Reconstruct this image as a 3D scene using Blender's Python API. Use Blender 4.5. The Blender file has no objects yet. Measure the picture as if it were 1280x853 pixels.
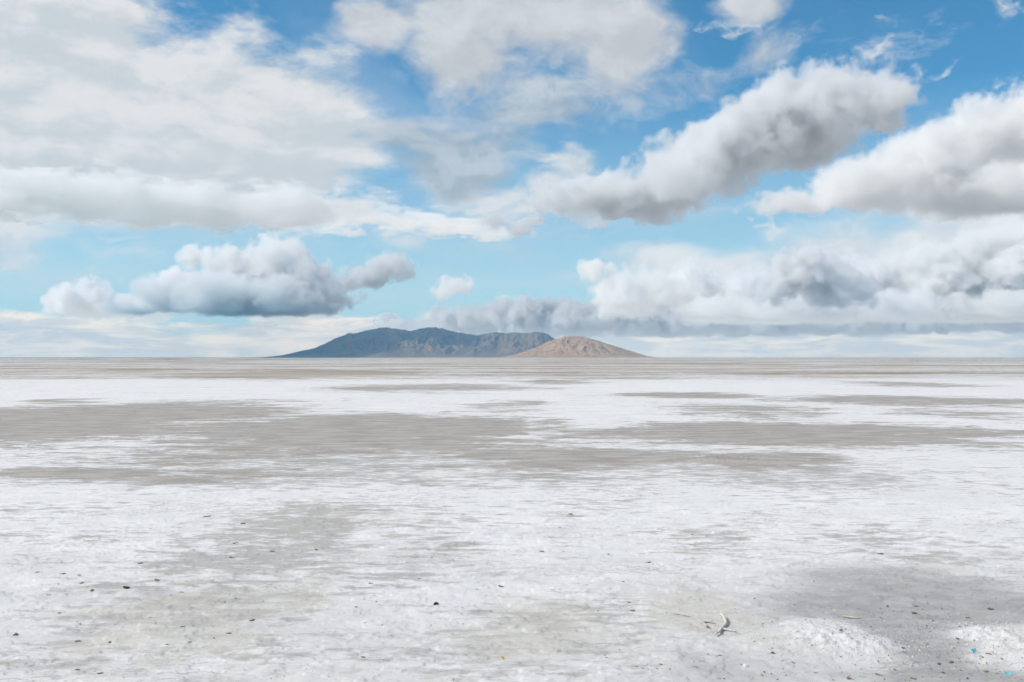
import bpy, bmesh, math, random
import numpy as np
from mathutils import Vector, Matrix

SC = bpy.context.scene
COL = SC.collection
R = math.radians
CAM_H = 1.7            # eye height above the salt flat, metres
FPX = 1244.4           # focal length in photo pixels (35 mm on 36 mm sensor, 1280 px wide)
HZ = 447.0             # photo row of the horizon

# ------------------------------------------------------------------ camera
cam = bpy.data.cameras.new('camera')
cam.lens = 35.0
cam.sensor_width = 36.0
cam.shift_y = 0.016
cam.clip_start = 0.05
cam.clip_end = 400000
cam_o = bpy.data.objects.new('camera', cam)
cam_o.location = (0, 0, CAM_H)
cam_o.rotation_euler = (math.pi / 2, 0, 0)
COL.objects.link(cam_o)
SC.camera = cam_o

# ------------------------------------------------------------------ light
SUN_EL = 45.0
SUN_AZ = -98.0        # compass angle from +Y (view direction), negative = to the left
SUN_DIR = Vector((math.cos(R(SUN_EL)) * math.sin(R(SUN_AZ)),
                  math.cos(R(SUN_EL)) * math.cos(R(SUN_AZ)), math.sin(R(SUN_EL))))
sun = bpy.data.lights.new('sun', 'SUN')
sun.energy = 3.5
sun.angle = R(0.55)
sun.color = (1.0, 0.93, 0.83)
sun_o = bpy.data.objects.new('sun', sun)
sun_o.rotation_euler = SUN_DIR.to_track_quat('Z', 'Y').to_euler()
COL.objects.link(sun_o)

SC.view_settings.view_transform = 'Standard'
SC.view_settings.look = 'None'
SC.view_settings.gamma = 1.0
SC.view_settings.exposure = 0.0
SC.view_settings.use_curve_mapping = False
SC.cycles.volume_bounces = 10
SC.cycles.max_bounces = 14
SC.cycles.diffuse_bounces = 2
SC.cycles.volume_step_rate = 0.25
SC.cycles.volume_max_steps = 320
SC.cycles.use_denoising = True
SC.cycles.use_adaptive_sampling = True
SC.cycles.adaptive_threshold = 0.03
SC.cycles.adaptive_min_samples = 12


# ------------------------------------------------------------------ node helper
class NT:
    """Small helper for writing node trees as expressions."""
    def __init__(self, tree):
        self.t, self.N, self.L = tree, tree.nodes, tree.links
        self.N.clear()

    def put(self, sock, v):
        if isinstance(v, bpy.types.NodeSocket):
            self.L.new(v, sock)
        elif v is not None:
            sock.default_value = v

    def m(self, op, a, b=None, c=None, clamp=False):
        n = self.N.new('ShaderNodeMath')
        n.operation = op
        n.use_clamp = clamp
        for i, v in enumerate((a, b, c)):
            if v is not None:
                self.put(n.inputs[i], v)
        return n.outputs[0]

    def add(self, a, b): return self.m('ADD', a, b)
    def sub(self, a, b): return self.m('SUBTRACT', a, b)
    def mul(self, a, b): return self.m('MULTIPLY', a, b)
    def mad(self, a, b, c): return self.m('MULTIPLY_ADD', a, b, c)

    def vm(self, op, a, b=None, scale=None):
        n = self.N.new('ShaderNodeVectorMath')
        n.operation = op
        self.put(n.inputs[0], a)
        if b is not None:
            self.put(n.inputs[1], b)
        if scale is not None:
            self.put(n.inputs['Scale'], scale)
        return n.outputs['Value'] if op in ('LENGTH', 'DOT_PRODUCT') else n.outputs[0]

    def sep(self, v):
        n = self.N.new('ShaderNodeSeparateXYZ')
        self.put(n.inputs[0], v)
        return n.outputs[0], n.outputs[1], n.outputs[2]

    def comb(self, x, y, z):
        n = self.N.new('ShaderNodeCombineXYZ')
        for i, v in enumerate((x, y, z)):
            self.put(n.inputs[i], v)
        return n.outputs[0]

    def noise(self, vec, scale, detail=4, rough=.5, dist=0.0, col=False):
        n = self.N.new('ShaderNodeTexNoise')
        self.put(n.inputs['Vector'], vec)
        self.put(n.inputs['Scale'], scale)
        n.inputs['Detail'].default_value = detail
        n.inputs['Roughness'].default_value = rough
        n.inputs['Distortion'].default_value = dist
        return n.outputs['Color'] if col else n.outputs['Fac']

    def voronoi(self, vec, scale, feature='F1', out='Distance'):
        n = self.N.new('ShaderNodeTexVoronoi')
        n.feature = feature
        self.put(n.inputs['Vector'], vec)
        self.put(n.inputs['Scale'], scale)
        return n.outputs[out]

    def ss(self, x, lo, hi, a=0.0, b=1.0, kind='SMOOTHSTEP'):
        n = self.N.new('ShaderNodeMapRange')
        n.interpolation_type = kind
        for i, v in enumerate((x, lo, hi, a, b)):
            self.put(n.inputs[i], v)
        return n.outputs[0]

    def mapping(self, vec, loc=(0, 0, 0), rot=(0, 0, 0), scale=(1, 1, 1), kind='POINT'):
        n = self.N.new('ShaderNodeMapping')
        n.vector_type = kind
        self.put(n.inputs[0], vec)
        self.put(n.inputs[1], loc)
        self.put(n.inputs[2], rot)
        self.put(n.inputs[3], scale)
        return n.outputs[0]

    def blob(self, vec, c, r, rot=0.0):
        """1 in the centre of an ellipsoid, falling in a line to 0 at its rim."""
        v = self.mapping(vec, c, (0, 0, rot), r, 'TEXTURE')
        g = self.N.new('ShaderNodeTexGradient')
        g.gradient_type = 'SPHERICAL'
        self.put(g.inputs[0], v)
        return g.outputs['Fac']

    def mix(self, f, a, b):
        n = self.N.new('ShaderNodeMix')
        n.data_type = 'RGBA'
        self.put(n.inputs[0], f)
        self.put(n.inputs[6], a if not isinstance(a, tuple) else (*a[:3], 1))
        self.put(n.inputs[7], b if not isinstance(b, tuple) else (*b[:3], 1))
        return n.outputs[2]

    def vscale(self, col, s):
        return self.vm('SCALE', col, scale=s)


# ------------------------------------------------------------------ sky
world = bpy.data.worlds.new('World')
SC.world = world
world.use_nodes = True
world.cycles.sampling_method = 'MANUAL'
world.cycles.sample_map_resolution = 512


def build_world():
    g = NT(world.node_tree)
    out = g.N.new('ShaderNodeOutputWorld')
    bg = g.N.new('ShaderNodeBackground')
    g.L.new(bg.outputs[0], out.inputs[0])
    bg.inputs['Strength'].default_value = 0.1
    sky = g.N.new('ShaderNodeTexSky')
    sky.sky_type = 'NISHITA'
    sky.sun_disc = False
    sky.sun_elevation = R(SUN_EL)
    sky.sun_rotation = R(SUN_AZ)
    sky.altitude = 1280
    sky.air_density = 1.0
    sky.dust_density = 0.3
    sky.ozone_density = 2.2
    tc = g.N.new('ShaderNodeTexCoord')
    d = tc.outputs['Generated']
    x, y, z = g.sep(d)
    hlen = g.m('SQRT', g.add(g.mul(x, x), g.mul(y, y)))
    el = g.m('DIVIDE', z, g.m('MAXIMUM', hlen, 0.05))           # tangent of elevation
    az = g.m('ARCTAN2', x, y)
    # clear air: the Nishita sky, shifted to the photograph's turquoise
    base = g.vm('MULTIPLY', sky.outputs[0], (0.52, 1.14, 1.28))
    pale = (6.8, 8.0, 8.0)
    base = g.mix(g.ss(el, 0.0, 0.26, 0.74, 0.0, 'LINEAR'), base, pale)
    col = base
    # -- cloud layers that are too far or too thin to stand as clouds of their own
    au = g.comb(az, g.mul(el, 3.2), 0.0)
    wn = g.noise(au, 5.0, 3, .5, col=True)
    aw = g.vm('ADD', au, g.vscale(g.vm('SUBTRACT', wn, (.5, .5, .5)), 0.10))
    pl = g.comb(g.m('DIVIDE', x, g.add(g.m('ABSOLUTE', z), .12)), g.m('DIVIDE', y, g.add(g.m('ABSOLUTE', z), .12)), 0.0)
    # high sheets and veils of cloud, laid out by compass angle and elevation
    ae = g.comb(az, el, 0.0)

    def sheet(col, blobs, seed, scale, stretch, amp, lo, hi, bright, dark, op, gain=5.0, warp=.09, rough=.62, k=1.25):
        q = g.mapping(ae, (seed * 1.37, seed * .71, seed * .3), scale=(1, stretch, 1))
        wv = g.vm('SUBTRACT', g.noise(q, scale * .8, 2, .55, col=True), (.5, .5, .5))
        qq = g.vm('ADD', q, g.vscale(wv, warp))
        n = g.noise(qq, scale, 8, rough)
        n2 = g.noise(g.mapping(qq, (-.012, .02 * stretch, 0)), scale, 5, rough)
        ab = g.vm('ADD', ae, g.vscale(wv, warp * .8))
        acc = None
        for (bx, by, rx, ry, *ro) in blobs:
            a_ = math.atan((bx - 640) / FPX)
            b = g.blob(ab, (a_, (HZ - by) / FPX * math.cos(a_), 0), (rx / FPX, ry / FPX, 1), R(ro[0]) if ro else 0)
            b = g.m('MULTIPLY', b, k, clamp=True)
            acc = b if acc is None else g.m('MAXIMUM', acc, b)
        dn = g.mad(g.sub(n, .5), amp, acc)
        al = g.mul(g.ss(dn, lo, hi), op)
        lit = g.ss(g.mad(g.sub(n, n2), gain, g.mul(g.sub(n, .5), -.8)), -.45, .45)
        return g.mix(al, col, g.mix(lit, dark, bright))

    # even thin veil
    vn = g.noise(pl, 0.75, 8, .56, .4)
    col = g.mix(g.mul(g.ss(vn, .46, .74, 0.0, .55), g.ss(el, .0, .05)), col, (6.9, 7.5, 7.9))
    # grey torn veils in the middle of the sky
    col = sheet(col, [(700, 205, 110, 46), (610, 250, 150, 50), (690, 240, 90, 44)], 5, 12, 1.8, 2.8, .45, 1.15, (8.0, 8.1, 8.1), (6.6, 7.1, 7.4), .85)
    col = sheet(col, [(590, 175, 180, 56), (500, 165, 110, 40), (650, 145, 170, 64), (560, 210, 140, 40)], 3, 9, 1.7, 2.6, .25, 1.15,
                (5.6, 6.1, 6.6), (4.0, 4.7, 5.3), .88)
    col = sheet(col, [(965, 68, 110, 56, 18), (860, 105, 140, 40, 14), (730, 125, 190, 46, 4), (660, 120, 110, 44)], 7, 11, 1.6, 2.6, .4, 1.35,
                (6.5, 6.9, 7.2), (5.2, 5.7, 6.2), .85)
    # grey cloud at the top centre with torn bright edges
    col = sheet(col, [(670, 15, 220, 150), (580, 70, 110, 100), (475, 32, 80, 50), (775, 55, 110, 86), (560, 15, 110, 60), (660, -90, 220, 140),
                      (930, 2, 66, 32)], 9, 10, 1.4, 2.1, .22, .95, (6.9, 7.1, 7.3), (5.5, 5.75, 6.1), .96, gain=3.0, warp=.05, rough=.60)
    # the broad white sheet at the upper left
    col = sheet(col, [(30, 90, 400, 210), (200, 135, 290, 140), (340, 160, 170, 100), (400, 195, 110, 60), (60, 200, 480, 130), (300, 215, 240, 64),
                      (-220, 60, 420, 220), (-60, -80, 380, 170)], 11, 9, 2.0, 1.9, .12, .62,
                (8.0, 8.0, 8.05), (6.2, 6.65, 6.95), .97, gain=4.0, warp=.045, rough=.60)
    # small torn wisps
    col = sheet(col, [(1090, 40, 70, 18, -6), (1088, 58, 46, 12, 8), (1143, 78, 26, 14), (1185, 82, 30, 12), (1262, 8, 46, 24), (920, 30, 90, 26, 10),
                      (960, 283, 46, 9), (720, 290, 46, 12), (30, 292, 190, 11, -3), (760, 295, 60, 8)], 13, 26, 1.5, 3.2, .55, 1.6,
                (8.0, 8.2, 8.3), (6.8, 7.3, 7.6), .75)
    # bright thin cloud behind the low heaps at the right
    col = sheet(col, [(1100, 320, 380, 66, 4), (1260, 280, 260, 100), (900, 345, 260, 50)], 15, 10, 2.0, 1.6, .15, 1.0,
                (8.8, 8.7, 8.65), (7.4, 7.7, 7.9), .9)
    # broken cloud cover over the rest of the sky, like the part in view
    cn = g.noise(pl, 0.55, 9, .58, .5)
    cs = g.noise(g.mapping(pl, (4.0, 2.0, 0)), 1.3, 6, .55)
    front = g.mul(g.ss(y, .60, .78), g.ss(el, .38, .52, 1.0, 0.0))
    cc = g.mul(g.ss(cn, .42, .56), g.sub(1.0, front))
    cc = g.mul(cc, g.ss(el, .02, .10, 0.0, .95))
    col = g.mix(cc, col, g.mix(g.ss(cs, .38, .62), (5.4, 5.7, 6.0), (8.3, 8.2, 8.1)))
    # far cloud bank low along the horizon
    b1 = g.noise(aw, 9.0, 8, .60)
    b2 = g.noise(g.mapping(aw, (3.1, .7, 0)), 16.0, 7, .6)
    lum = g.noise(g.mapping(aw, (9.1, .3, 0), scale=(1, 1.5, 1)), 17.0, 7, .62)
    top = g.mad(g.sub(b1, .5), .16, .05)
    cov = g.ss(g.sub(g.add(top, g.mul(g.sub(b2, .5), .03)), el), -.004, .016)
    bright = g.mix(g.ss(lum, .40, .62), (8.6, 8.2, 7.4), (13.0, 11.0, 8.6))
    col = g.mix(g.mul(cov, .97), col, bright)
    # whitish air right above the lake and flats
    col = g.mix(g.ss(el, 0.0, .02, .45, 0.0), col, (9.2, 8.6, 7.6))
    # below the horizon: ground haze colour (never seen, the flat covers it)
    g.put(bg.inputs['Color'], col)


build_world()


# ------------------------------------------------------------------ small tools
def px(x, y, dist):
    """World point seen at photo pixel (x, y) at that distance in front."""
    return Vector(((x - 640.0) / FPX * dist, dist, CAM_H + (HZ - y) / FPX * dist))


def gpx(x, y):
    """World point of the flat seen at photo pixel (x, y)."""
    d = CAM_H * FPX / (y - HZ)
    return Vector(((x - 640.0) / FPX * d, d, 0.0))


def tag(o, label=None, cat=None, group=None, kind=None):
    if label: o['label'] = label
    if cat: o['category'] = cat
    if group: o['group'] = group
    if kind: o['kind'] = kind
    return o


def link(name, me, mat=None, parent=None):
    o = bpy.data.objects.new(name, me)
    COL.objects.link(o)
    if mat is not None and not me.materials:
        me.materials.append(mat)
    if parent is not None:
        o.parent = parent
    return o


def material(name):
    mt = bpy.data.materials.new(name)
    mt.use_nodes = True
    g = NT(mt.node_tree)
    out = g.N.new('ShaderNodeOutputMaterial')
    return mt, g, out


def principled(g, out, rough=.8, spec=.3):
    p = g.N.new('ShaderNodeBsdfPrincipled')
    p.inputs['Roughness'].default_value = rough
    p.inputs['Specular IOR Level'].default_value = spec
    g.L.new(p.outputs[0], out.inputs[0])
    return p


# numpy lattice noise -------------------------------------------------------
def _hash(ix, iy, seed):
    h = (ix.astype(np.int64) * 374761393 + iy.astype(np.int64) * 668265263 + seed * 1274126177) & 0xFFFFFFFF
    h = ((h ^ (h >> 13)) * 1274126177) & 0xFFFFFFFF
    h = (h ^ (h >> 16)) & 0xFFFFFFFF
    return h


def perlin(x, y, seed=0):
    ix, iy = np.floor(x), np.floor(y)
    fx, fy = x - ix, y - iy
    ux, uy = fx * fx * fx * (fx * (fx * 6 - 15) + 10), fy * fy * fy * (fy * (fy * 6 - 15) + 10)

    def gr(dx, dy):
        a = _hash(ix + dx, iy + dy, seed) * (2 * math.pi / 4294967296.0)
        return np.cos(a) * (fx - dx) + np.sin(a) * (fy - dy)
    n00, n10, n01, n11 = gr(0, 0), gr(1, 0), gr(0, 1), gr(1, 1)
    return (n00 * (1 - ux) + n10 * ux) * (1 - uy) + (n01 * (1 - ux) + n11 * ux) * uy


def fbm(x, y, octs=5, seed=0, gain=.5, lac=2.03):
    s, a = np.zeros_like(x), 1.0
    for k in range(octs):
        s += a * perlin(x, y, seed + k * 17)
        x, y, a = x * lac + 3.7, y * lac - 1.3, a * gain
    return s


def ridged(x, y, octs=5, seed=0, gain=.5, lac=2.07):
    s, a, w = np.zeros_like(x), 1.0, np.ones_like(x)
    for k in range(octs):
        n = 1.0 - np.abs(perlin(x, y, seed + k * 13)) * 1.7
        n = np.clip(n, 0, 1) ** 2 * w
        w = np.clip(n * 1.6, 0, 1)
        s += a * n
        x, y, a = x * lac + 1.9, y * lac + 5.3, a * gain
    return s


def grid_mesh(name, X, Y, Z, smooth=True):
    nr, nc = X.shape
    me = bpy.data.meshes.new(name)
    co = np.stack([X, Y, Z], -1).reshape(-1, 3).astype(np.float32)
    i = np.arange(nr * nc).reshape(nr, nc)
    q = np.stack([i[:-1, :-1], i[:-1, 1:], i[1:, 1:], i[1:, :-1]], -1).reshape(-1, 4).astype(np.int32)
    me.vertices.add(len(co)); me.vertices.foreach_set('co', co.ravel())
    me.loops.add(q.size); me.loops.foreach_set('vertex_index', q.ravel())
    me.polygons.add(len(q)); me.polygons.foreach_set('loop_start', np.arange(0, q.size, 4, dtype=np.int32))
    me.update(calc_edges=True)
    me.polygons.foreach_set('use_smooth', np.full(len(q), smooth))
    me.validate()
    return me


# ------------------------------------------------------------------ salt flat
# raised and sunken places on the flat: (x, y, rx, ry, height) in metres
def mound(pxx, pyy, rx, ry, h):
    p = gpx(pxx, pyy)
    return (p.x, p.y, rx, ry, h)


MOUNDS = [mound(1040, 803, .30, .30, .045), mound(1085, 812, .16, .15, .02), mound(1268, 808, .26, .35, .05),
          mound(1225, 795, .12, .12, .02), mound(30, 558, .5, .4, .04),
          mound(905, 575, 1.2, .9, .05)]


def flat_height(x, y):
    d = np.hypot(x, y)
    fade = lambda a, b: np.clip((b - d) / (b - a), 0, 1)
    h = 0.006 * fbm(x * .9, y * .9, 3, 5) * fade(20, 60)
    crust = ridged(x * 3.1 + .6 * perlin(x * 1.3, y * 1.3, 77), y * 3.1, 3, 21)
    h += 0.005 * crust * np.clip(.5 + 1.6 * perlin(x * .55, y * .55, 91), .1, 1) * fade(7, 15)
    h += 0.0022 * fbm(x * 9, y * 9, 3, 41, .6) * fade(5.5, 10)
    tt = fbm(x * 1.5, y * 2.6, 4, 111, .6)
    st = lambda v: np.clip(v / .05 + .5, 0, 1)
    h += (0.007 * st(tt) + 0.006 * st(tt - .28) - .005 * st(-tt - .3)) * fade(9, 20)
    pits = np.clip(perlin(x * 6.0, y * 6.0, 63) - .34, 0, 1)
    h -= 0.03 * pits * fade(6, 12)
    for (mx, my, rx, ry, hh) in MOUNDS:
        q = ((x - mx) / rx) ** 2 + ((y - my) / ry) ** 2
        k = np.exp(-q * 1.4)
        h += hh * k * (1 + .5 * perlin(x * 14, y * 14, 8)) + k * .012 * fbm(x * 26, y * 26, 2, 3)
    return h


def ground_z(x, y):
    return float(flat_height(np.array([x], float), np.array([y], float))[0])


FP = 995.0 # focal length in render pixels
v = np.concatenate([np.arange(CAM_H * FP / 3.6, CAM_H * FP / 14.0, -.85), np.arange(CAM_H * FP / 14.0, CAM_H * FP / 60.0, -.8),
                    np.arange(CAM_H * FP / 60.0, CAM_H * FP / 400.0, -.6)])
rows = CAM_H * FP / v
rows = np.concatenate([[-400.0, -40.0, -4.0, 1.5, 3.0], rows, np.geomspace(430, 15300, 30)])
t = np.linspace(-.72, .72, 1180)
t = np.concatenate([[-9.0, -3.0, -1.2], t, [1.2, 3.0, 9.0]])
Yg = np.repeat(rows[:, None], len(t), 1)
Wg = np.maximum(np.abs(rows), 3.6)
Xg = Wg[:, None] * t[None, :]
Zg = flat_height(Xg, Yg)
me = grid_mesh('ground', Xg, Yg, Zg)


def ground_material():
    mt, g, out = material('salt_crust')
    p = principled(g, out, .85, .25)
    geo = g.N.new('ShaderNodeNewGeometry')
    P = geo.outputs['Position']
    x, y, z = g.sep(P)
    P = g.comb(x, y, 0.0)
    wn = g.noise(g.mapping(P, scale=(.7, 1, 1)), .22, 5, .66, col=True)
    W = g.vm('ADD', P, g.vm('MULTIPLY', g.vm('SUBTRACT', wn, (.5, .5, .5)), (9.0, 6.5, 0.0)))
    wn2 = g.noise(g.mapping(P, scale=(.7, 1, 1)), 1.3, 5, .68, col=True)
    W2 = g.vm('ADD', P, g.vm('MULTIPLY', g.vm('SUBTRACT', wn2, (.5, .5, .5)), (1.5, 1.3, 0.0)))
    # mud and thin salt: patches laid out on the flat in metres
    def patch(x0, x1, y0, y1, src=W):
        dn, df = CAM_H * FPX / (y1 - HZ), CAM_H * FPX / (y0 - HZ)
        dc = (dn + df) / 2
        cx = ((x0 + x1) / 2 - 640) / FPX * dc
        return g.blob(src, (cx, dc, 0), ((x1 - x0) / 2 / FPX * dc * 1.35, (df - dn) / 2 * 1.5, 1.0))
    def total(lst):
        acc = None
        for (w, *r) in lst:
            b = g.mul(g.m('MULTIPLY', patch(*r, src=(W2 if r[3] > 625 else W)), 1.5, clamp=True), w)
            acc = b if acc is None else g.m('MAXIMUM', acc, b)
        return acc
    mud = total([(1.0, -140, 360, 503, 562), (1.0, 200, 700, 517, 576), (.72, -80, 380, 582, 602),
                 (.95, 690, 1330, 530, 558), (.75, 560, 870, 563, 592), (.6, 840, 1010, 564, 596),
                 (.85, 960, 1330, 494, 509), (.9, 770, 950, 491, 499), (.5, 820, 1020, 503, 530),
                 (.7, 30, 130, 497, 505), (.7, 400, 680, 480, 491), (.6, 250, 500, 464, 471), (.6, 1040, 1220, 477, 485),
                 (.6, 640, 760, 476, 481), (.5, 560, 720, 500, 520), (.5, 1100, 1330, 512, 526)])
    pale_ = total([(.85, 200, 500, 622, 770), (.6, 440, 600, 640, 770), (.5, 820, 960, 655, 700), (.55, 980, 1300, 655, 720), (.5, 640, 1300, 575, 612), (.42, -60, 1340, 556, 640),
                  (.75, 20, 440, 705, 860), (.55, 480, 860, 740, 860), (.3, -50, 300, 600, 700)])
    n1 = g.noise(g.mapping(P, scale=(.5, 1, 1)), .17, 7, .60)
    n2 = g.noise(g.mapping(P, scale=(.55, 1, 1)), 1.2, 7, .70)
    n3 = g.noise(g.mapping(P, scale=(.45, 1, 1)), 7.0, 5, .70)
    far = g.ss(y, 62.0, 90.0)
    mid = g.ss(y, 12.0, 24.0)
    f = g.mad(g.sub(n1, .5), 1.4, g.mad(g.sub(n2, .5), 2.5, g.mul(g.sub(n3, .5), 1.2)))
    f1 = g.add(f, g.mul(mud, 1.12))
    nf = g.noise(g.vm('ADD', g.mapping(P, scale=(.34, 1, 1)), g.vscale(g.vm('SUBTRACT', g.noise(P, .012, 3, .6, col=True), (.5, .5, .5)), 60.0)), .026, 8, .70)
    f1 = g.add(f1, g.mul(far, g.mad(g.sub(nf, .5), 4.2, .52)))
    m1 = g.ss(f1, .36, .68)
    # thin grey crust: fields of streaks and mottles
    f0 = g.mad(g.sub(n1, .5), .8, g.mad(g.sub(n2, .5), 1.8, g.mad(g.sub(n3, .5), 2.6, g.mul(pale_, .66))))
    f0 = g.add(g.add(f0, g.mul(mud, .8)), g.mul(far, .5))
    m0 = g.ss(f0, .20, .50)
    m0b = g.ss(f0, .46, .66)
    # colours
    salt = g.mix(g.ss(n2, .35, .65), (.69, .69, .70), (.76, .76, .77))
    film = g.ss(g.mad(g.sub(g.noise(g.mapping(P, scale=(.6, 1, 1)), .8, 6, .66), .5), 1.6, g.ss(y, 13.0, 5.0, -.15, .45)), .0, .6)
    salt = g.mix(g.mul(film, .8), salt, (.575, .575, .57))
    thin = g.mix(g.ss(n1, .4, .62), (.46, .46, .465), (.50, .49, .47))
    nm = g.noise(g.mapping(P, scale=(.4, 1, 1)), 2.6, 6, .72)
    mudc = g.mix(g.ss(nm, .36, .64), (.31, .285, .26), (.43, .41, .39))
    mudc = g.mix(g.mul(g.ss(n3, .58, .70), .5), mudc, (.52, .51, .50))
    mudc = g.mix(far, mudc, g.mix(g.ss(nf, .4, .6), (.42, .385, .345), (.30, .25, .20)))
    col = g.mix(g.mul(m0, .8), salt, thin)
    col = g.mix(g.mul(m0b, .55), col, (.36, .345, .325))
    col = g.mix(m1, col, mudc)
    # shade of little crust scarps painted as brown-grey lines, with dirt in cracks
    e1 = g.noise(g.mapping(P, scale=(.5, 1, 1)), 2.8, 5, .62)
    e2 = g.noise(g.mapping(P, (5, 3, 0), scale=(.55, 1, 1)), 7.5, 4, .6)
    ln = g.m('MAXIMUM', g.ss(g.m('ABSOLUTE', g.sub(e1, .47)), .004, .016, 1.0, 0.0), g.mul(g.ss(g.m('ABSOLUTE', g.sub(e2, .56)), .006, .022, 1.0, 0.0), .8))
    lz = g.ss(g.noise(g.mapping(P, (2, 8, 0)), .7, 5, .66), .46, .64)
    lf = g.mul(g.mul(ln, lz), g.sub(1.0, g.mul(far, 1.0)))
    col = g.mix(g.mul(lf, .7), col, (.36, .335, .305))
    # yellowish algae tint in places
    tint = total([(1.0, 800, 960, 735, 800), (.8, 540, 830, 745, 830), (.8, 60, 380, 740, 840), (.7, 300, 440, 720, 790)])
    tn = g.noise(P, 2.2, 7, .66)
    tf = g.mul(g.ss(g.mad(g.sub(tn, .5), 2.0, tint), .25, .85), .5)
    col = g.mix(tf, col, (.52, .50, .445))
    # greyer, smoother sheet at the lower right
    grey_sheet = total([(1.3, 990, 1500, 716, 990), (.5, 760, 1100, 800, 980)])
    keep = total([(1.3, 975, 1110, 775, 830), (1.3, 1190, 1400, 780, 850)])
    gf = g.ss(g.sub(g.mad(g.sub(g.noise(P, 1.6, 7, .6), .5), .7, grey_sheet), keep), .10, .95)
    grey_sheetc = g.mix(g.ss(n3, .4, .65), (.31, .305, .295), (.42, .415, .41))
    col = g.mix(g.mul(gf, .85), col, grey_sheetc)
    # specks of dark mud and grit in loose clusters
    fl = g.noise(g.mapping(P, scale=(.7, 1, 1)), 24.0, 3, .65)
    fz = g.noise(P, 1.6, 5, .70)
    ff = g.mul(g.ss(fl, .60, .70), g.ss(fz, .50, .66))
    col = g.mix(g.mul(ff, .75), col, (.22, .185, .145))
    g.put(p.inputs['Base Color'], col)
    rg = g.mix(gf, (.85, .85, .85), (.5, .5, .5))
    g.put(p.inputs['Roughness'], g.ss(gf, 0, 1, .86, .55))
    # fine crystal relief
    bn = g.add(g.noise(P, 60.0, 5, .65), g.mul(g.noise(P, 17.0, 4, .6), 1.6))
    bp = g.N.new('ShaderNodeBump')
    bp.inputs['Strength'].default_value = .38
    bp.inputs['Distance'].default_value = .006
    g.put(bp.inputs['Height'], bn)
    g.L.new(bp.outputs[0], p.inputs['Normal'])
    return mt


ground = link('ground', me, ground_material())
tag(ground, 'wide salt flat of white crust with grey brown mud patches', kind='structure')

# the lake along the far left shore
me = bpy.data.meshes.new('lake_water')
lk = []
for k in range(41):
    a = k / 40.0
    xx = -9000 + a * (9000 - 700)
    lk.append((xx, 950 + 2600 * max(0, (a - .6) / .4) ** 1.6 + 40 * math.sin(k * 1.7) + 25 * math.sin(k * .6), .12))
me.from_pydata(lk + [(-700, 15000, .12), (-9000, 15000, .12)], [], [list(range(43))])
mt, g, out = material('lake')
p = principled(g, out, .6, .12)
p.inputs['Base Color'].default_value = (.10, .20, .215, 1)
tc = g.N.new('ShaderNodeTexCoord')
bp = g.N.new('ShaderNodeBump'); bp.inputs['Distance'].default_value = .4; bp.inputs['Strength'].default_value = .8
g.put(bp.inputs['Height'], g.noise(tc.outputs['Object'], .2, 4, .6)); g.L.new(bp.outputs[0], p.inputs['Normal'])
lake = link('lake_water', me, mt)
tag(lake, 'thin strip of teal lake water along the left horizon', kind='structure')


# low dark bank of wrack and mud along the lake shore
xs_ = np.linspace(-420, -130, 160)
ys_ = np.linspace(-14, 14, 14)
Xb, Yb = np.meshgrid(xs_, ys_)
Zb = (.75 * np.clip(fbm(Xb / 40, Yb / 30, 4, 71) + .35, 0, 2) * np.clip(1 - np.abs(Yb) / 14, 0, 1)
      * np.clip(np.minimum(Xb + 420, -130 - Xb) / 50, 0, 1)) - .02
me = grid_mesh('shore_bank', Xb, Yb + 860, Zb)
mt, g, out = material('shore_mud')
p = principled(g, out, .9, .1)
tc = g.N.new('ShaderNodeTexCoord')
g.put(p.inputs['Base Color'], g.mix(g.ss(g.noise(tc.outputs['Object'], .15, 6, .6), .4, .6), (.10, .075, .05), (.24, .20, .15)))
tag(link('shore_bank', me, mt), 'low dark mud bank along the lake shore at the left', kind='structure')


# ------------------------------------------------------------------ mountains
def rock_material(name, grass, rock, shrub, sc):
    mt, g, out = material(name)
    p = principled(g, out, .95, .1)
    tc = g.N.new('ShaderNodeTexCoord')
    P = tc.outputs['Object']
    geo = g.N.new('ShaderNodeNewGeometry')
    nz = g.sep(geo.outputs['Normal'])[2]
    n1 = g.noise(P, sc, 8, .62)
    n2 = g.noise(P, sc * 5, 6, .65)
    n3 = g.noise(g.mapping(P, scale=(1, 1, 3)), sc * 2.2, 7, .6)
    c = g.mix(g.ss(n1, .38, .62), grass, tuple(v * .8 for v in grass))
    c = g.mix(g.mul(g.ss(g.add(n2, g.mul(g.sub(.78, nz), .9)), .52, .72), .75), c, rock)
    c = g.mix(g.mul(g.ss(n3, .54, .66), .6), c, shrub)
    g.put(p.inputs['Base Color'], c)
    return mt


def profile(pts, dist):
    """Silhouette points in photo pixels to (x, height) in metres at a distance."""
    xs = np.array([(a - 640) / FPX * dist for a, b in pts])
    hs = np.array([max(0.0, (HZ - b) / FPX * dist + CAM_H) for a, b in pts])
    return xs, hs


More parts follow.
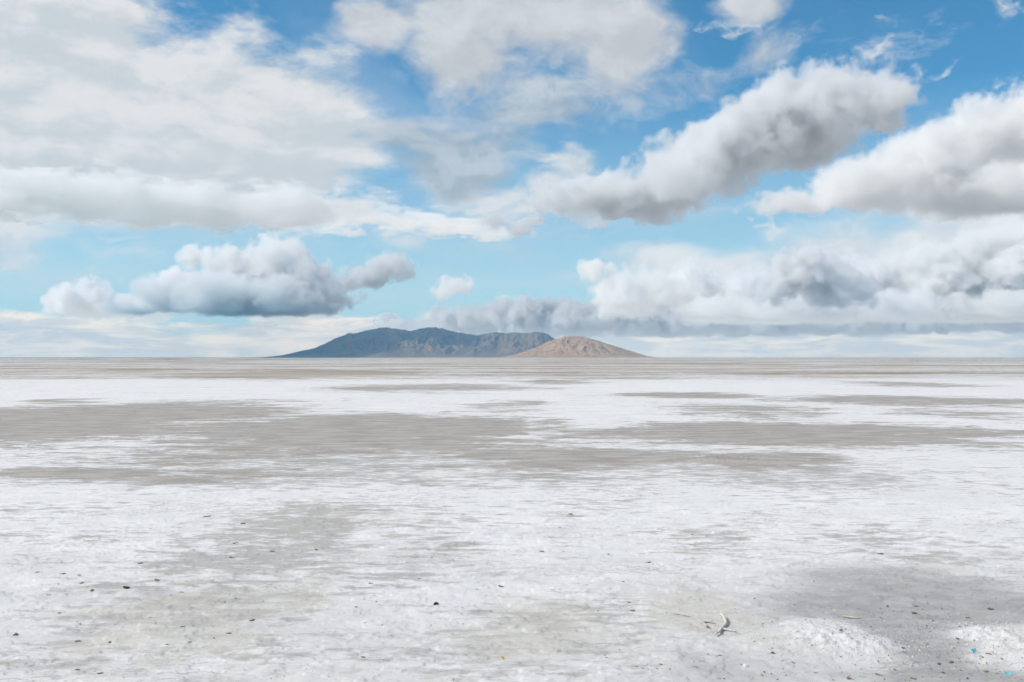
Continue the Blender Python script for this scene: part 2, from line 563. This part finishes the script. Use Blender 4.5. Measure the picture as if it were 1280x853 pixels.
def mountain(name, pts, dist, depth, seed, nx, ny, rough, spur):
    xs, hs = profile(pts, dist)
    x = np.linspace(xs[0], xs[-1], nx)
    y = np.linspace(-depth, depth * .9, ny)
    X, Y = np.meshgrid(x, y)
    wx = X + 160 * fbm(X / 900, Y / 900, 3, seed)
    H = np.interp(wx, xs, hs)
    s = Y / depth
    # crest wanders to and fro, spurs run down towards the flat
    crest = .16 * fbm(X / 1100, Y * 0 + seed, 3, seed + 5)
    dd = np.abs(s - crest) / np.where(s < crest, 1 + crest, .9 - crest)
    fall = np.clip(1 - dd, 0, 1)
    sp = ridged(X / spur, Y / (spur * 2.2) + seed, 5, seed + 9)
    fall2 = fall ** 1.05
    Z = H * fall2 * (1 - rough * (1 - fall) ** .5 * (1 - np.clip(sp / 1.5, 0, 1)) * 1.0)
    Z += H * .05 * fbm(X / 130, Y / 130, 5, seed + 30, .55) * np.clip(fall * (1.15 - fall) * 4, 0, 1)
    # scale each column so that its highest point stands on the silhouette
    top = Z.max(0)
    k = np.interp(x, xs, hs) / np.maximum(top, 1)
    ker = np.ones(9) / 9
    k = np.convolve(np.pad(k, 4, mode='edge'), ker, 'valid')
    Z = Z * np.clip(k, .5, 1.8)[None, :]
    Z += np.interp(x, xs, hs)[None, :] * .045 * fbm(X / 75, Y / 75, 4, seed + 50, .6) * np.clip(fall * 2, 0, 1)
    Z -= 6.0 * (fall <= 0.004)
    me = grid_mesh(name, X, Y + dist, Z, True)
    return me


MDIST = 12000.0
me = mountain('mountain', [(338, 447), (352, 444.5), (368, 441), (392, 436), (404, 431), (412, 427), (420, 423), (430, 419.5),
                           (440, 416.8), (452, 415.5), (462, 413), (474, 410.5), (486, 410), (500, 412), (512, 414), (526, 411),
                           (545, 409), (560, 413), (580, 417), (596, 419), (606, 417), (618, 415.5), (632, 417), (646, 416),
                           (660, 416.5), (672, 415), (684, 417), (692, 423), (700, 429), (712, 436), (730, 442), (750, 447)],
              MDIST + 900, 1500, 4, 760, 240, .75, 330)
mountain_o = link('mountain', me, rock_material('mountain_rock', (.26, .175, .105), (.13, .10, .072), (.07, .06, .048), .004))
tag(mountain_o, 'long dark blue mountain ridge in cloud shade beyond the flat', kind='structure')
me = mountain('hill', [(628, 447), (645, 443), (660, 438), (672, 433.5), (684, 428), (695, 424), (706, 421), (716, 420),
                       (727, 420.5), (740, 424), (753, 428), (766, 432), (778, 435.5), (790, 439.5), (800, 442.5), (810, 445.3), (822, 447)],
              MDIST - 1300, 750, 11, 460, 200, .65, 210)
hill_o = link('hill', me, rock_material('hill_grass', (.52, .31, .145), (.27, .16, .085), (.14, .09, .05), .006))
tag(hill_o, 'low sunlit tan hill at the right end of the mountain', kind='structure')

# ------------------------------------------------------------------ haze
HAZE_TOP = 440.0
bm = bmesh.new()
bmesh.ops.create_cube(bm, size=1.0)
for vv in bm.verts:
    vv.co.x *= 300000
    vv.co.y = (vv.co.y + .5) * 16100 - 500
    vv.co.z = HAZE_TOP if vv.co.z > 0 else -8.0
me = bpy.data.meshes.new('haze')
bm.to_mesh(me); bm.free()
mt, g, out = material('haze_air')
pv = g.N.new('ShaderNodeVolumePrincipled')
pv.inputs['Color'].default_value = (.27, .64, 1.0, 1)
pv.inputs['Density'].default_value = 4.0e-5
pv.inputs['Density Attribute'].default_value = ''
pv.inputs['Anisotropy'].default_value = .2
g.L.new(pv.outputs[0], out.inputs['Volume'])
haze = link('haze', me, mt)
tag(haze, kind='stuff')


# ------------------------------------------------------------------ clouds
def cloud(label, dist, blobs, dens=.2, big=55, fine=17, amp=(1.25, 1.45), thr=.27, depth=1.0, seed=0, sharp=3.2,
          base=None, flat=1.0, step=1.0, warp=.9, group=None, color=(1, 1, 1)):
    """One cloud: blobs are (photo x, photo y, half width, half height[, depth shift]) in photo pixels at
    that distance; the fog inside them is broken up by noise. base = photo row of its flat underside."""
    u = dist / FPX
    c = px(sum(b[0] for b in blobs) / len(blobs), sum(b[1] for b in blobs) / len(blobs), dist)
    loc = []
    bm = bmesh.new()
    for b in blobs:
        q = px(b[0], b[1], dist) - c
        q.y += (b[4] if len(b) > 4 else 0) * u
        r = (b[2] * u, b[2] * u * depth, b[3] * u)
        loc.append((q, r))
        bmesh.ops.create_icosphere(bm, subdivisions=3, radius=1.08,
                                   matrix=Matrix.Translation(q) @ Matrix.Diagonal((*r, 1)))
    raw = bpy.data.meshes.new('cloud')
    bm.to_mesh(raw); bm.free()
    tmp = bpy.data.objects.new('cloud', raw)
    COL.objects.link(tmp)
    md = tmp.modifiers.new('r', 'REMESH')
    md.mode = 'VOXEL'
    md.voxel_size = min(r[2] for q, r in loc) * .22
    dg = bpy.context.evaluated_depsgraph_get()
    me = bpy.data.meshes.new_from_object(tmp.evaluated_get(dg))
    bpy.data.objects.remove(tmp)
    bpy.data.meshes.remove(raw)
    o = link('cloud', me)
    o.location = c
    mt, g, out = material('cloud_fog')
    pv = g.N.new('ShaderNodeVolumePrincipled')
    pv.inputs['Color'].default_value = (*color, 1)  # below white on the grey clouds: shade put into the fog colour
    pv.inputs['Anisotropy'].default_value = .15
    pv.inputs['Density Attribute'].default_value = ''
    tc = g.N.new('ShaderNodeTexCoord')
    P = tc.outputs['Object']
    acc = None
    off = g.vm('ADD', P, (seed * 7310.0, seed * 1730.0, seed * 2210.0))
    if flat != 1.0:
        off = g.mapping(off, scale=(1, 1, flat))
    wn = g.noise(off, 1 / (big * .7 * u), 2, .6, col=True)
    Q = g.vm('ADD', P, g.vscale(g.vm('SUBTRACT', wn, (.5, .5, .5)), warp * big * u))
    for q, r in loc:
        f = g.blob(Q, tuple(q), r)
        acc = f if acc is None else g.m('MAXIMUM', acc, f)
    n1 = g.noise(off, 1 / (big * u), 3, .55)
    n2 = g.noise(off, 1 / (fine * u), 5, .70)
    d = g.mad(g.sub(n1, .5), amp[0], g.mad(g.sub(n2, .5), amp[1], acc))
    d = g.m('MULTIPLY', g.sub(d, thr), sharp, clamp=True)
    d = g.mul(d, g.ss(acc, .07, .16))
    if base is not None:
        z0 = (HZ - base) * u + CAM_H - c.z
        d = g.mul(d, g.ss(g.mad(g.sub(n2, .5), 14 * u, g.sep(P)[2]), z0 - 2 * u, z0 + 7 * u))
    g.put(pv.inputs['Density'], g.mul(d, dens / u))
    g.L.new(pv.outputs[0], out.inputs['Volume'])
    try:
        mt.cycles.volume_step_rate = step
    except Exception:
        pass
    me.materials.append(mt)
    tag(o, label, 'cloud', group)
    return o


CG = 'clouds over the flat'
cloud('grey based cumulus with a bright top low above the left end of the mountain', 12200,
      [(345, 330, 56, 42), (300, 342, 66, 40), (388, 356, 58, 40), (230, 362, 70, 30), (320, 372, 150, 34), (180, 383, 70, 16),
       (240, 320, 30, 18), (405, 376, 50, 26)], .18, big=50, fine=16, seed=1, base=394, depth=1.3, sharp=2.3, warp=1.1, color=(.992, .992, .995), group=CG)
cloud('small bright white cloud behind the left tip of the grey based cumulus', 17000,
      [(110, 376, 56, 28), (75, 380, 30, 18), (145, 382, 60, 18), (105, 360, 22, 20)], .2, big=35, fine=12, seed=2, group=CG)
cloud('small dark grey cloud fragment right of the low bright topped cumulus', 12500,
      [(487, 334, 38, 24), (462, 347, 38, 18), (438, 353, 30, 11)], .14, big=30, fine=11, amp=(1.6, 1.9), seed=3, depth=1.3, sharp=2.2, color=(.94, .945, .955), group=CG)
cloud('tiny white puff above the ridge left of centre', 15000,
      [(570, 356, 30, 16), (553, 368, 22, 14)], .12, big=25, fine=9, amp=(1.5, 1.9), seed=4, group=CG)
cloud('long grey cloud bank lying along the top of the mountain ridge', 22500,
      [(540, 411, 60, 15), (590, 403, 70, 26), (650, 400, 80, 32), (720, 400, 90, 32), (790, 396, 90, 34), (860, 402, 90, 28),
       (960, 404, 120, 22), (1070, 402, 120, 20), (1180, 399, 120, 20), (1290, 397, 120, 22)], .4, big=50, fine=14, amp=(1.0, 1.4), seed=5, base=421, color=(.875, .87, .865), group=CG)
cloud('bright heaped cumulus bank low at the right', 16500,
      [(737, 338, 26, 20), (795, 366, 75, 44), (862, 360, 60, 46), (940, 374, 80, 46), (1060, 364, 100, 56), (1150, 352, 95, 62),
       (1250, 340, 110, 76), (1320, 320, 100, 100), (1000, 388, 220, 26), (1220, 385, 160, 30)], .17, big=45, fine=15, seed=6,
      base=402, group=CG)
cloud('rounded grey cumulus in front of the bright bank at the right', 11500,
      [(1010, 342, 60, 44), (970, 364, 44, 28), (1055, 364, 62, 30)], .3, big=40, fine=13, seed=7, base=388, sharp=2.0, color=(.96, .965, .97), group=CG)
cloud('large white cumulus at the right edge with a grey base', 8500,
      [(1235, 175, 80, 68), (1160, 205, 105, 62), (1085, 232, 95, 46), (1000, 254, 90, 20), (1320, 165, 110, 96), (1250, 240, 160, 44)],
      .085, big=70, fine=20, amp=(1.1, 1.5), seed=8, base=267, group=CG)
cloud('large slanting grey cumulus right of centre with a bright upper rim', 6500,
      [(1094, 124, 62, 44), (1035, 134, 85, 58), (975, 152, 90, 62), (1015, 168, 85, 40), (912, 186, 84, 54), (858, 214, 80, 48),
       (815, 238, 92, 38), (748, 248, 90, 28), (700, 250, 56, 20)],
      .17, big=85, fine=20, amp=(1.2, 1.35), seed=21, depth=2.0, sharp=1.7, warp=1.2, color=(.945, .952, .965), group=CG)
cloud('small grey cloud fragment in the clear sky left of the slanting cumulus', 12600,
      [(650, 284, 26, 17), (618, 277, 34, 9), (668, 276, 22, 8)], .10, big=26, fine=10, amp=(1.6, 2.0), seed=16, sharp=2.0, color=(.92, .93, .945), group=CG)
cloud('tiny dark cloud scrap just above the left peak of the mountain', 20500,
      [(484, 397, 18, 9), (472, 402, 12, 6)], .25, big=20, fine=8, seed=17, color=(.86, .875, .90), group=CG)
cloud('long flat roll of white cloud under the upper left sheet', 13100,
      [(20, 245, 340, 34), (250, 256, 300, 34), (325, 262, 150, 26)], .06, big=90, fine=20, amp=(.8, 1.4), seed=13, flat=2.8,
      depth=.36, group=CG)

cloud('thin pale tail of cloud drawn out right of the long flat roll', 16500,
      [(470, 274, 130, 20), (580, 286, 110, 15), (400, 280, 120, 16)], .05, big=70, fine=18, amp=(.9, 1.5), seed=15, flat=2.5, depth=.5, group=CG)


# ------------------------------------------------------------------ things lying on the flat
rnd = random.Random(7)


def plain(name, c1, c2, sc, rough=.8, bump=0.0):
    mt, g, out = material(name)
    p = principled(g, out, rough, .25)
    tc = g.N.new('ShaderNodeTexCoord')
    n = g.noise(tc.outputs['Object'], sc, 5, .6)
    g.put(p.inputs['Base Color'], g.mix(g.ss(n, .35, .65), c1, c2))
    if bump:
        bp = g.N.new('ShaderNodeBump')
        bp.inputs['Distance'].default_value = bump
        g.put(bp.inputs['Height'], n)
        g.L.new(bp.outputs[0], p.inputs['Normal'])
    return mt


M_WOOD = plain('bleached_wood', (.50, .48, .45), (.70, .69, .67), 60, .8, .002)
M_TWIG = plain('tan_wood', (.40, .35, .29), (.58, .54, .48), 60, .8, .002)
M_CLOD = plain('dark_mud', (.13, .105, .08), (.30, .255, .205), 40, .9, .004)
M_CLOD2 = plain('brown_mud', (.24, .205, .165), (.40, .36, .31), 40, .9, .004)
M_SALT = plain('salt_grain', (.66, .66, .67), (.80, .80, .80), 50, .7)
M_BLUE = plain('blue_plastic', (.13, .42, .62), (.22, .52, .70), 20, .35)
M_TEAL = plain('teal_plastic', (.16, .48, .52), (.24, .56, .59), 20, .35)
M_BLACK = plain('black_rubber', (.012, .012, .013), (.03, .03, .032), 60, .6, .001)
M_YELLOW = plain('yellow_plastic', (.66, .42, .10), (.75, .52, .18), 20, .5)
M_WHITE = plain('white_shell', (.74, .73, .70), (.82, .81, .79), 60, .6)


def tube(bm, pts, rad, seg=9):
    """Tapered crooked tube along points, closed at both ends."""
    rings = []
    for i, p in enumerate(pts):
        t_ = (pts[min(i + 1, len(pts) - 1)] - pts[max(i - 1, 0)]).normalized()
        a_ = t_.cross(Vector((0, 0, 1)))
        if a_.length < 1e-4:
            a_ = Vector((1, 0, 0))
        a_.normalize()
        b_ = t_.cross(a_)
        rr = rad[i]
        rings.append([bm.verts.new(p + (a_ * math.cos(q) + b_ * math.sin(q)) * rr * (1 + rnd.uniform(-.14, .14)))
                      for q in (k * 2 * math.pi / seg for k in range(seg))])
    for r0, r1 in zip(rings, rings[1:]):
        for k in range(seg):
            bm.faces.new((r0[k], r0[(k + 1) % seg], r1[(k + 1) % seg], r1[k]))
    bm.faces.new(rings[0][::-1])
    bm.faces.new(rings[-1])


def smooth_pts(pts, n=5):
    out = []
    for i in range(len(pts) - 1):
        p0, p1, p2, p3 = pts[max(i - 1, 0)], pts[i], pts[i + 1], pts[min(i + 2, len(pts) - 1)]
        for k in range(n):
            u = k / n
            out.append(.5 * ((2 * p1) + (p2 - p0) * u + (2 * p0 - 5 * p1 + 4 * p2 - p3) * u * u + (3 * p1 - p0 - 3 * p2 + p3) * u ** 3))
    out.append(pts[-1])
    return out


def limb(name, ppx, r0, r1, lift, origin, mat, parent):
    pts = []
    for (a_, b_), h_ in zip(ppx, lift):
        q = gpx(a_, b_)
        q.z = ground_z(q.x, q.y) + h_
        pts.append(q - origin)
    pts = [p + Vector((rnd.uniform(-1, 1), rnd.uniform(-1, 1), 0)) * r0 * .25 for p in smooth_pts(pts)]
    rad = [r0 + (r1 - r0) * i / (len(pts) - 1) for i in range(len(pts))]
    bm = bmesh.new()
    tube(bm, pts, rad)
    me = bpy.data.meshes.new(name)
    bm.to_mesh(me); bm.free()
    for f in me.polygons:
        f.use_smooth = True
    return link(name, me, mat, parent)


def empty(name, p):
    o = bpy.data.objects.new(name, None)
    o.empty_display_size = .05
    o.location = p
    COL.objects.link(o)
    return o


org = gpx(902, 789)
org.z = ground_z(org.x, org.y)
br = empty('driftwood_branch', org)
tag(br, 'bleached forked driftwood branch lying on the grey salt', 'driftwood')
limb('main_limb', [(900, 770), (905, 776), (907, 783), (902, 789)], .008, .0105, [.011, .015, .014, .011], org, M_WOOD, br)
limb('side_limb', [(902, 789), (899, 793), (894, 797)], .010, .005, [.010, .017, .019], org, M_WOOD, br)
limb('side_limb', [(902, 789), (910, 790), (920, 792)], .008, .004, [.010, .011, .008], org, M_WOOD, br)

org = gpx(878, 781)
org.z = ground_z(org.x, org.y)
tw = empty('fallen_twig', org)
tag(tw, 'thin tan twig half sunk in the salt left of the bleached branch', 'twig')
limb('stem', [(836, 768), (852, 770), (866, 773), (878, 781), (884, 789)], .004, .010, [.004, .006, .006, .008, .010], org, M_TWIG, tw)
limb('side_twig', [(878, 781), (886, 780.5), (894, 781.5)], .006, .003, [.008, .007, .005], org, M_TWIG, tw)
org = gpx(1060, 774)
org.z = ground_z(org.x, org.y)
tw = empty('fallen_twig', org)
tag(tw, 'short brown stick lying on the grey patch behind the salt mound', 'twig')
limb('stem', [(1052, 773), (1060, 774.5), (1073, 777)], .009, .006, [.008, .008, .006], org, M_TWIG, tw)


def lump(name, sx, sy, sz, seed, sub=2, jag=.35):
    bm = bmesh.new()
    bmesh.ops.create_icosphere(bm, subdivisions=sub, radius=1)
    r_ = random.Random(seed)
    off = Vector((r_.uniform(0, 9), r_.uniform(0, 9), r_.uniform(0, 9)))
    from mathutils import noise as mn
    for v_ in bm.verts:
        k = 1 + jag * mn.noise(v_.co * 1.6 + off) + jag * .7 * mn.noise(v_.co * 3.7 + off)
        v_.co = Vector((v_.co.x * sx * k, v_.co.y * sy * k, v_.co.z * sz * k))
    me = bpy.data.meshes.new(name)
    bm.to_mesh(me); bm.free()
    return me


def flake(name, w_, d_, th, seed, curl):
    """Torn scrap of sheet plastic: a bent, ragged plate with thickness."""
    r_ = random.Random(seed)
    bm = bmesh.new()
    n = 11
    top, bot = [], []
    for k in range(n):
        a_ = k * 2 * math.pi / n
        rr = r_.uniform(.7, 1.1)
        x_, y_ = math.cos(a_) * w_ * rr, math.sin(a_) * d_ * rr
        z_ = curl * (x_ / w_) ** 2 + curl * .6 * (y_ / d_)
        top.append(bm.verts.new((x_, y_, z_ + th))); bot.append(bm.verts.new((x_, y_, z_)))
    ct, cb = bm.verts.new((0, 0, th)), bm.verts.new((0, 0, 0))
    for k in range(n):
        j = (k + 1) % n
        bm.faces.new((top[k], top[j], ct)); bm.faces.new((bot[j], bot[k], cb)); bm.faces.new((bot[k], bot[j], top[j], top[k]))
    me = bpy.data.meshes.new(name)
    bm.to_mesh(me); bm.free()
    return me


def lay(name, me, mat, x_, y_, dz, rz, label, cat, group=None, tilt=0.0, s=1.0):
    q = gpx(x_, y_)
    o = link(name, me, mat)
    o.location = (q.x, q.y, ground_z(q.x, q.y) + dz)
    o.rotation_euler = (tilt, 0, rz)
    o.scale = (s, s, s)
    tag(o, label, cat, group)
    return o


lay('plastic_scrap', flake('plastic_scrap', .017, .014, .003, 1, .008), M_BLUE, 1217, 819, .014, .4,
    'bright blue plastic scrap at the edge of the right salt mound', 'litter', tilt=.7)
lay('plastic_scrap', flake('plastic_scrap', .021, .012, .003, 2, .006), M_TEAL, 1260, 845, .006, -.2,
    'turquoise plastic strip in the bottom right corner', 'litter', tilt=.3)
lay('plastic_scrap', flake('plastic_scrap', .016, .012, .002, 3, .004), M_BLUE, 99, 720.5, .005, .2,
    'tiny pale blue plastic scrap on the white crust at the left', 'litter', tilt=.2)
lay('plastic_scrap', flake('plastic_scrap', .013, .010, .003, 4, .005), M_YELLOW, 628, 823, .006, 1.0,
    'small yellow scrap on the salt at the bottom centre', 'litter', tilt=.3)
lay('rubber_scrap', lump('rubber_scrap', .028, .010, .010, 5, 2, .5), M_BLACK, 158, 737.5, .008, -.25,
    'black rubber scrap lying on the crust at the left', 'litter')
lay('rubber_scrap', lump('rubber_scrap', .020, .010, .009, 6, 2, .5), M_BLACK, 545, 757, .008, .1,
    'black rubber scrap alone on the crust below the centre', 'litter')
lay('shell_fragment', lump('shell_fragment', .015, .012, .010, 8, 2, .4), M_WHITE, 932, 836, .006, .5,
    'white shell fragment on the grey salt', 'shell')

CLODS = [(177,707,9),(46,716,7),(78,718,9),(196,727,8),(102,732,10),(116,740,10),(226,741,9),(60,745,9),(75,767,7),(100,782,8),(97,801,7),
         (229,785,6),(314,776,9),(285,792,8),(268,797,6),(237,805,8),(209,809,6),(138,803,9),(124,845,9),(96,837,8),(295,680,9),(289,697,8),
         (395,688,8),(259,646,12),(305,655,9),(341,690,8),(20,793,12),(405,653,6),(428,681,5),(464,731,7),(445,762,6),(470,754,6),(478,783,5),
         (454,823,9),(596,738,6),(626,734,7),(712,644,9),(760,693,6),(810,705,8),(786,754,6),(791,764,9),(796,835,5),(827,833,6),(803,837,5),
         (524,726,5),(677,692,9),(779,729,6),(991,830,7),(956,841,6),(983,845,5),(966,818,7),(1062,850,12),(1236,822,8),(1226,823,6),(1190,828,10),
         (1174,831,11),(1129,814,9),(1159,804,6),(1142,851,9),(1233,839,10),(1211,772,8),(1146,758,9),(1142,769,9),(1119,838,8),(1051,795,7),
         (1109,758,8),(1240,762,9),(1196,800,8),(1100,695,9),(900,821,6),(870,838,6),(1252,827,6),(1246,842,7),(1200,787,6),(1166,779,7),
         (1088,786,7),(1020,840,6),(1098,846,8),(1180,845,9),(1210,850,7),(540,700,5),(612,668,6),(700,660,5),(865,668,6),(930,650,5)]
def clod(seed):
    """Ragged clump: a few crumbs of dried mud stuck together."""
    r_ = random.Random(seed)
    bm = bmesh.new()
    for j in range(6):
        me_ = lump('mud_clod', r_.uniform(.22, .5), r_.uniform(.2, .4), r_.uniform(.12, .26), seed * 11 + j, 2, .8)
        me_.transform(Matrix.Translation((r_.uniform(-.7, .7), r_.uniform(-.5, .5), r_.uniform(-.03, .06))) @ Matrix.Rotation(r_.uniform(0, 3), 4, 'Z'))
        bm.from_mesh(me_)
        bpy.data.meshes.remove(me_)
    me_ = bpy.data.meshes.new('mud_clod')
    bm.to_mesh(me_); bm.free()
    return me_


VAR = [clod(30 + k) for k in range(6)]
for m_ in VAR[:3]: m_.materials.append(M_CLOD)
for m_ in VAR[3:]: m_.materials.append(M_CLOD2)
for k, (x_, y_, w_) in enumerate(CLODS):
    dd_ = CAM_H * FPX / (y_ - HZ)
    sz_ = w_ / FPX * dd_ * .42
    tone = 'dark' if k % 6 < 3 else 'pale brown'
    place = ('on the grey ground around the right salt mounds' if x_ > 940 and y_ > 740 else
             'on the white crust far from the right salt mounds' if x_ > 560 else
             'on the grey streaked crust left of centre' if x_ > 240 or y_ < 700 else 'on the pale crust at the lower left')
    o = lay('mud_clod', VAR[k % 6], None, x_, y_, sz_ * .08, rnd.uniform(0, 6.3), 'small %s mud clod %s' % (tone, place),
            'mud clod', 'mud clods strewn over the salt crust', s=sz_)
    o.scale = (sz_ * rnd.uniform(.9, 1.25), sz_ * rnd.uniform(.7, 1.2), sz_ * rnd.uniform(.7, 1.2))


def scatter(name, mat, spots, smin, smax, seed, label):
    """Uncountable crumbs as one mesh of jagged eight-sided grains."""
    r_ = np.random.default_rng(seed)
    xy = np.concatenate(spots)
    n = len(xy)
    z_ = flat_height(xy[:, 0], xy[:, 1])
    s_ = smin * (smax / smin) ** (r_.random(n) ** 2.2)
    base_ = np.array([(1, 0, 0), (-1, 0, 0), (0, 1, 0), (0, -1, 0), (0, 0, .8), (0, 0, -.8)], float)
    V = base_[None] * r_.uniform(.55, 1.35, (n, 6, 1)) + r_.uniform(-.22, .22, (n, 6, 3))
    a_ = r_.random(n) * 6.283
    ca, sa = np.cos(a_)[:, None], np.sin(a_)[:, None]
    V = np.stack([V[..., 0] * ca - V[..., 1] * sa, V[..., 0] * sa + V[..., 1] * ca, V[..., 2]], -1) * s_[:, None, None]
    V += np.stack([xy[:, 0], xy[:, 1], z_ + s_ * .25], -1)[:, None]
    F = np.array([(0, 2, 4), (2, 1, 4), (1, 3, 4), (3, 0, 4), (2, 0, 5), (1, 2, 5), (3, 1, 5), (0, 3, 5)])
    F = (F[None] + 6 * np.arange(n)[:, None, None]).reshape(-1, 3).astype(np.int32)
    me = bpy.data.meshes.new(name)
    me.vertices.add(n * 6); me.vertices.foreach_set('co', V.reshape(-1).astype(np.float32))
    me.loops.add(F.size); me.loops.foreach_set('vertex_index', F.ravel())
    me.polygons.add(len(F)); me.polygons.foreach_set('loop_start', np.arange(0, F.size, 3, dtype=np.int32))
    me.update(calc_edges=True)
    o = link(name, me, mat)
    tag(o, label, kind='stuff')
    return o


r_ = np.random.default_rng(3)


def around(pxx, pyy, rx, ry, n):
    q = gpx(pxx, pyy)
    return np.stack([q.x + r_.normal(0, rx, n), q.y + r_.normal(0, ry, n)], -1)


def field(n, keep, y0=4.6, y1=16.0, seed=5):
    yy = y0 * (y1 / y0) ** r_.random(n)
    xx = (r_.random(n) * 2 - 1) * .62 * yy
    m_ = keep(xx, yy)
    return np.stack([xx[m_], yy[m_]], -1)


scatter('salt_grains', M_SALT, [around(1040, 803, .22, .22, 2600), around(1268, 808, .22, .28, 2600), around(1085, 812, .15, .15, 700),
                                around(1225, 795, .14, .12, 500), field(9000, lambda a, b: perlin(a * .8, b * .8, 12) > -.05)],
        .0014, .0065, 1, 'loose white salt grains crumbled over the near crust')
scatter('mud_grit', M_CLOD2, [around(1150, 800, .5, .5, 800), around(1120, 770, .4, .5, 400), around(1200, 840, .35, .3, 500), around(960, 840, .4, .25, 300),
                              field(9000, lambda a, b: fbm(a * 1.1, b * 1.1, 3, 44) > .22)],
        .0012, .0075, 2, 'brown mud grit specks on the near crust')
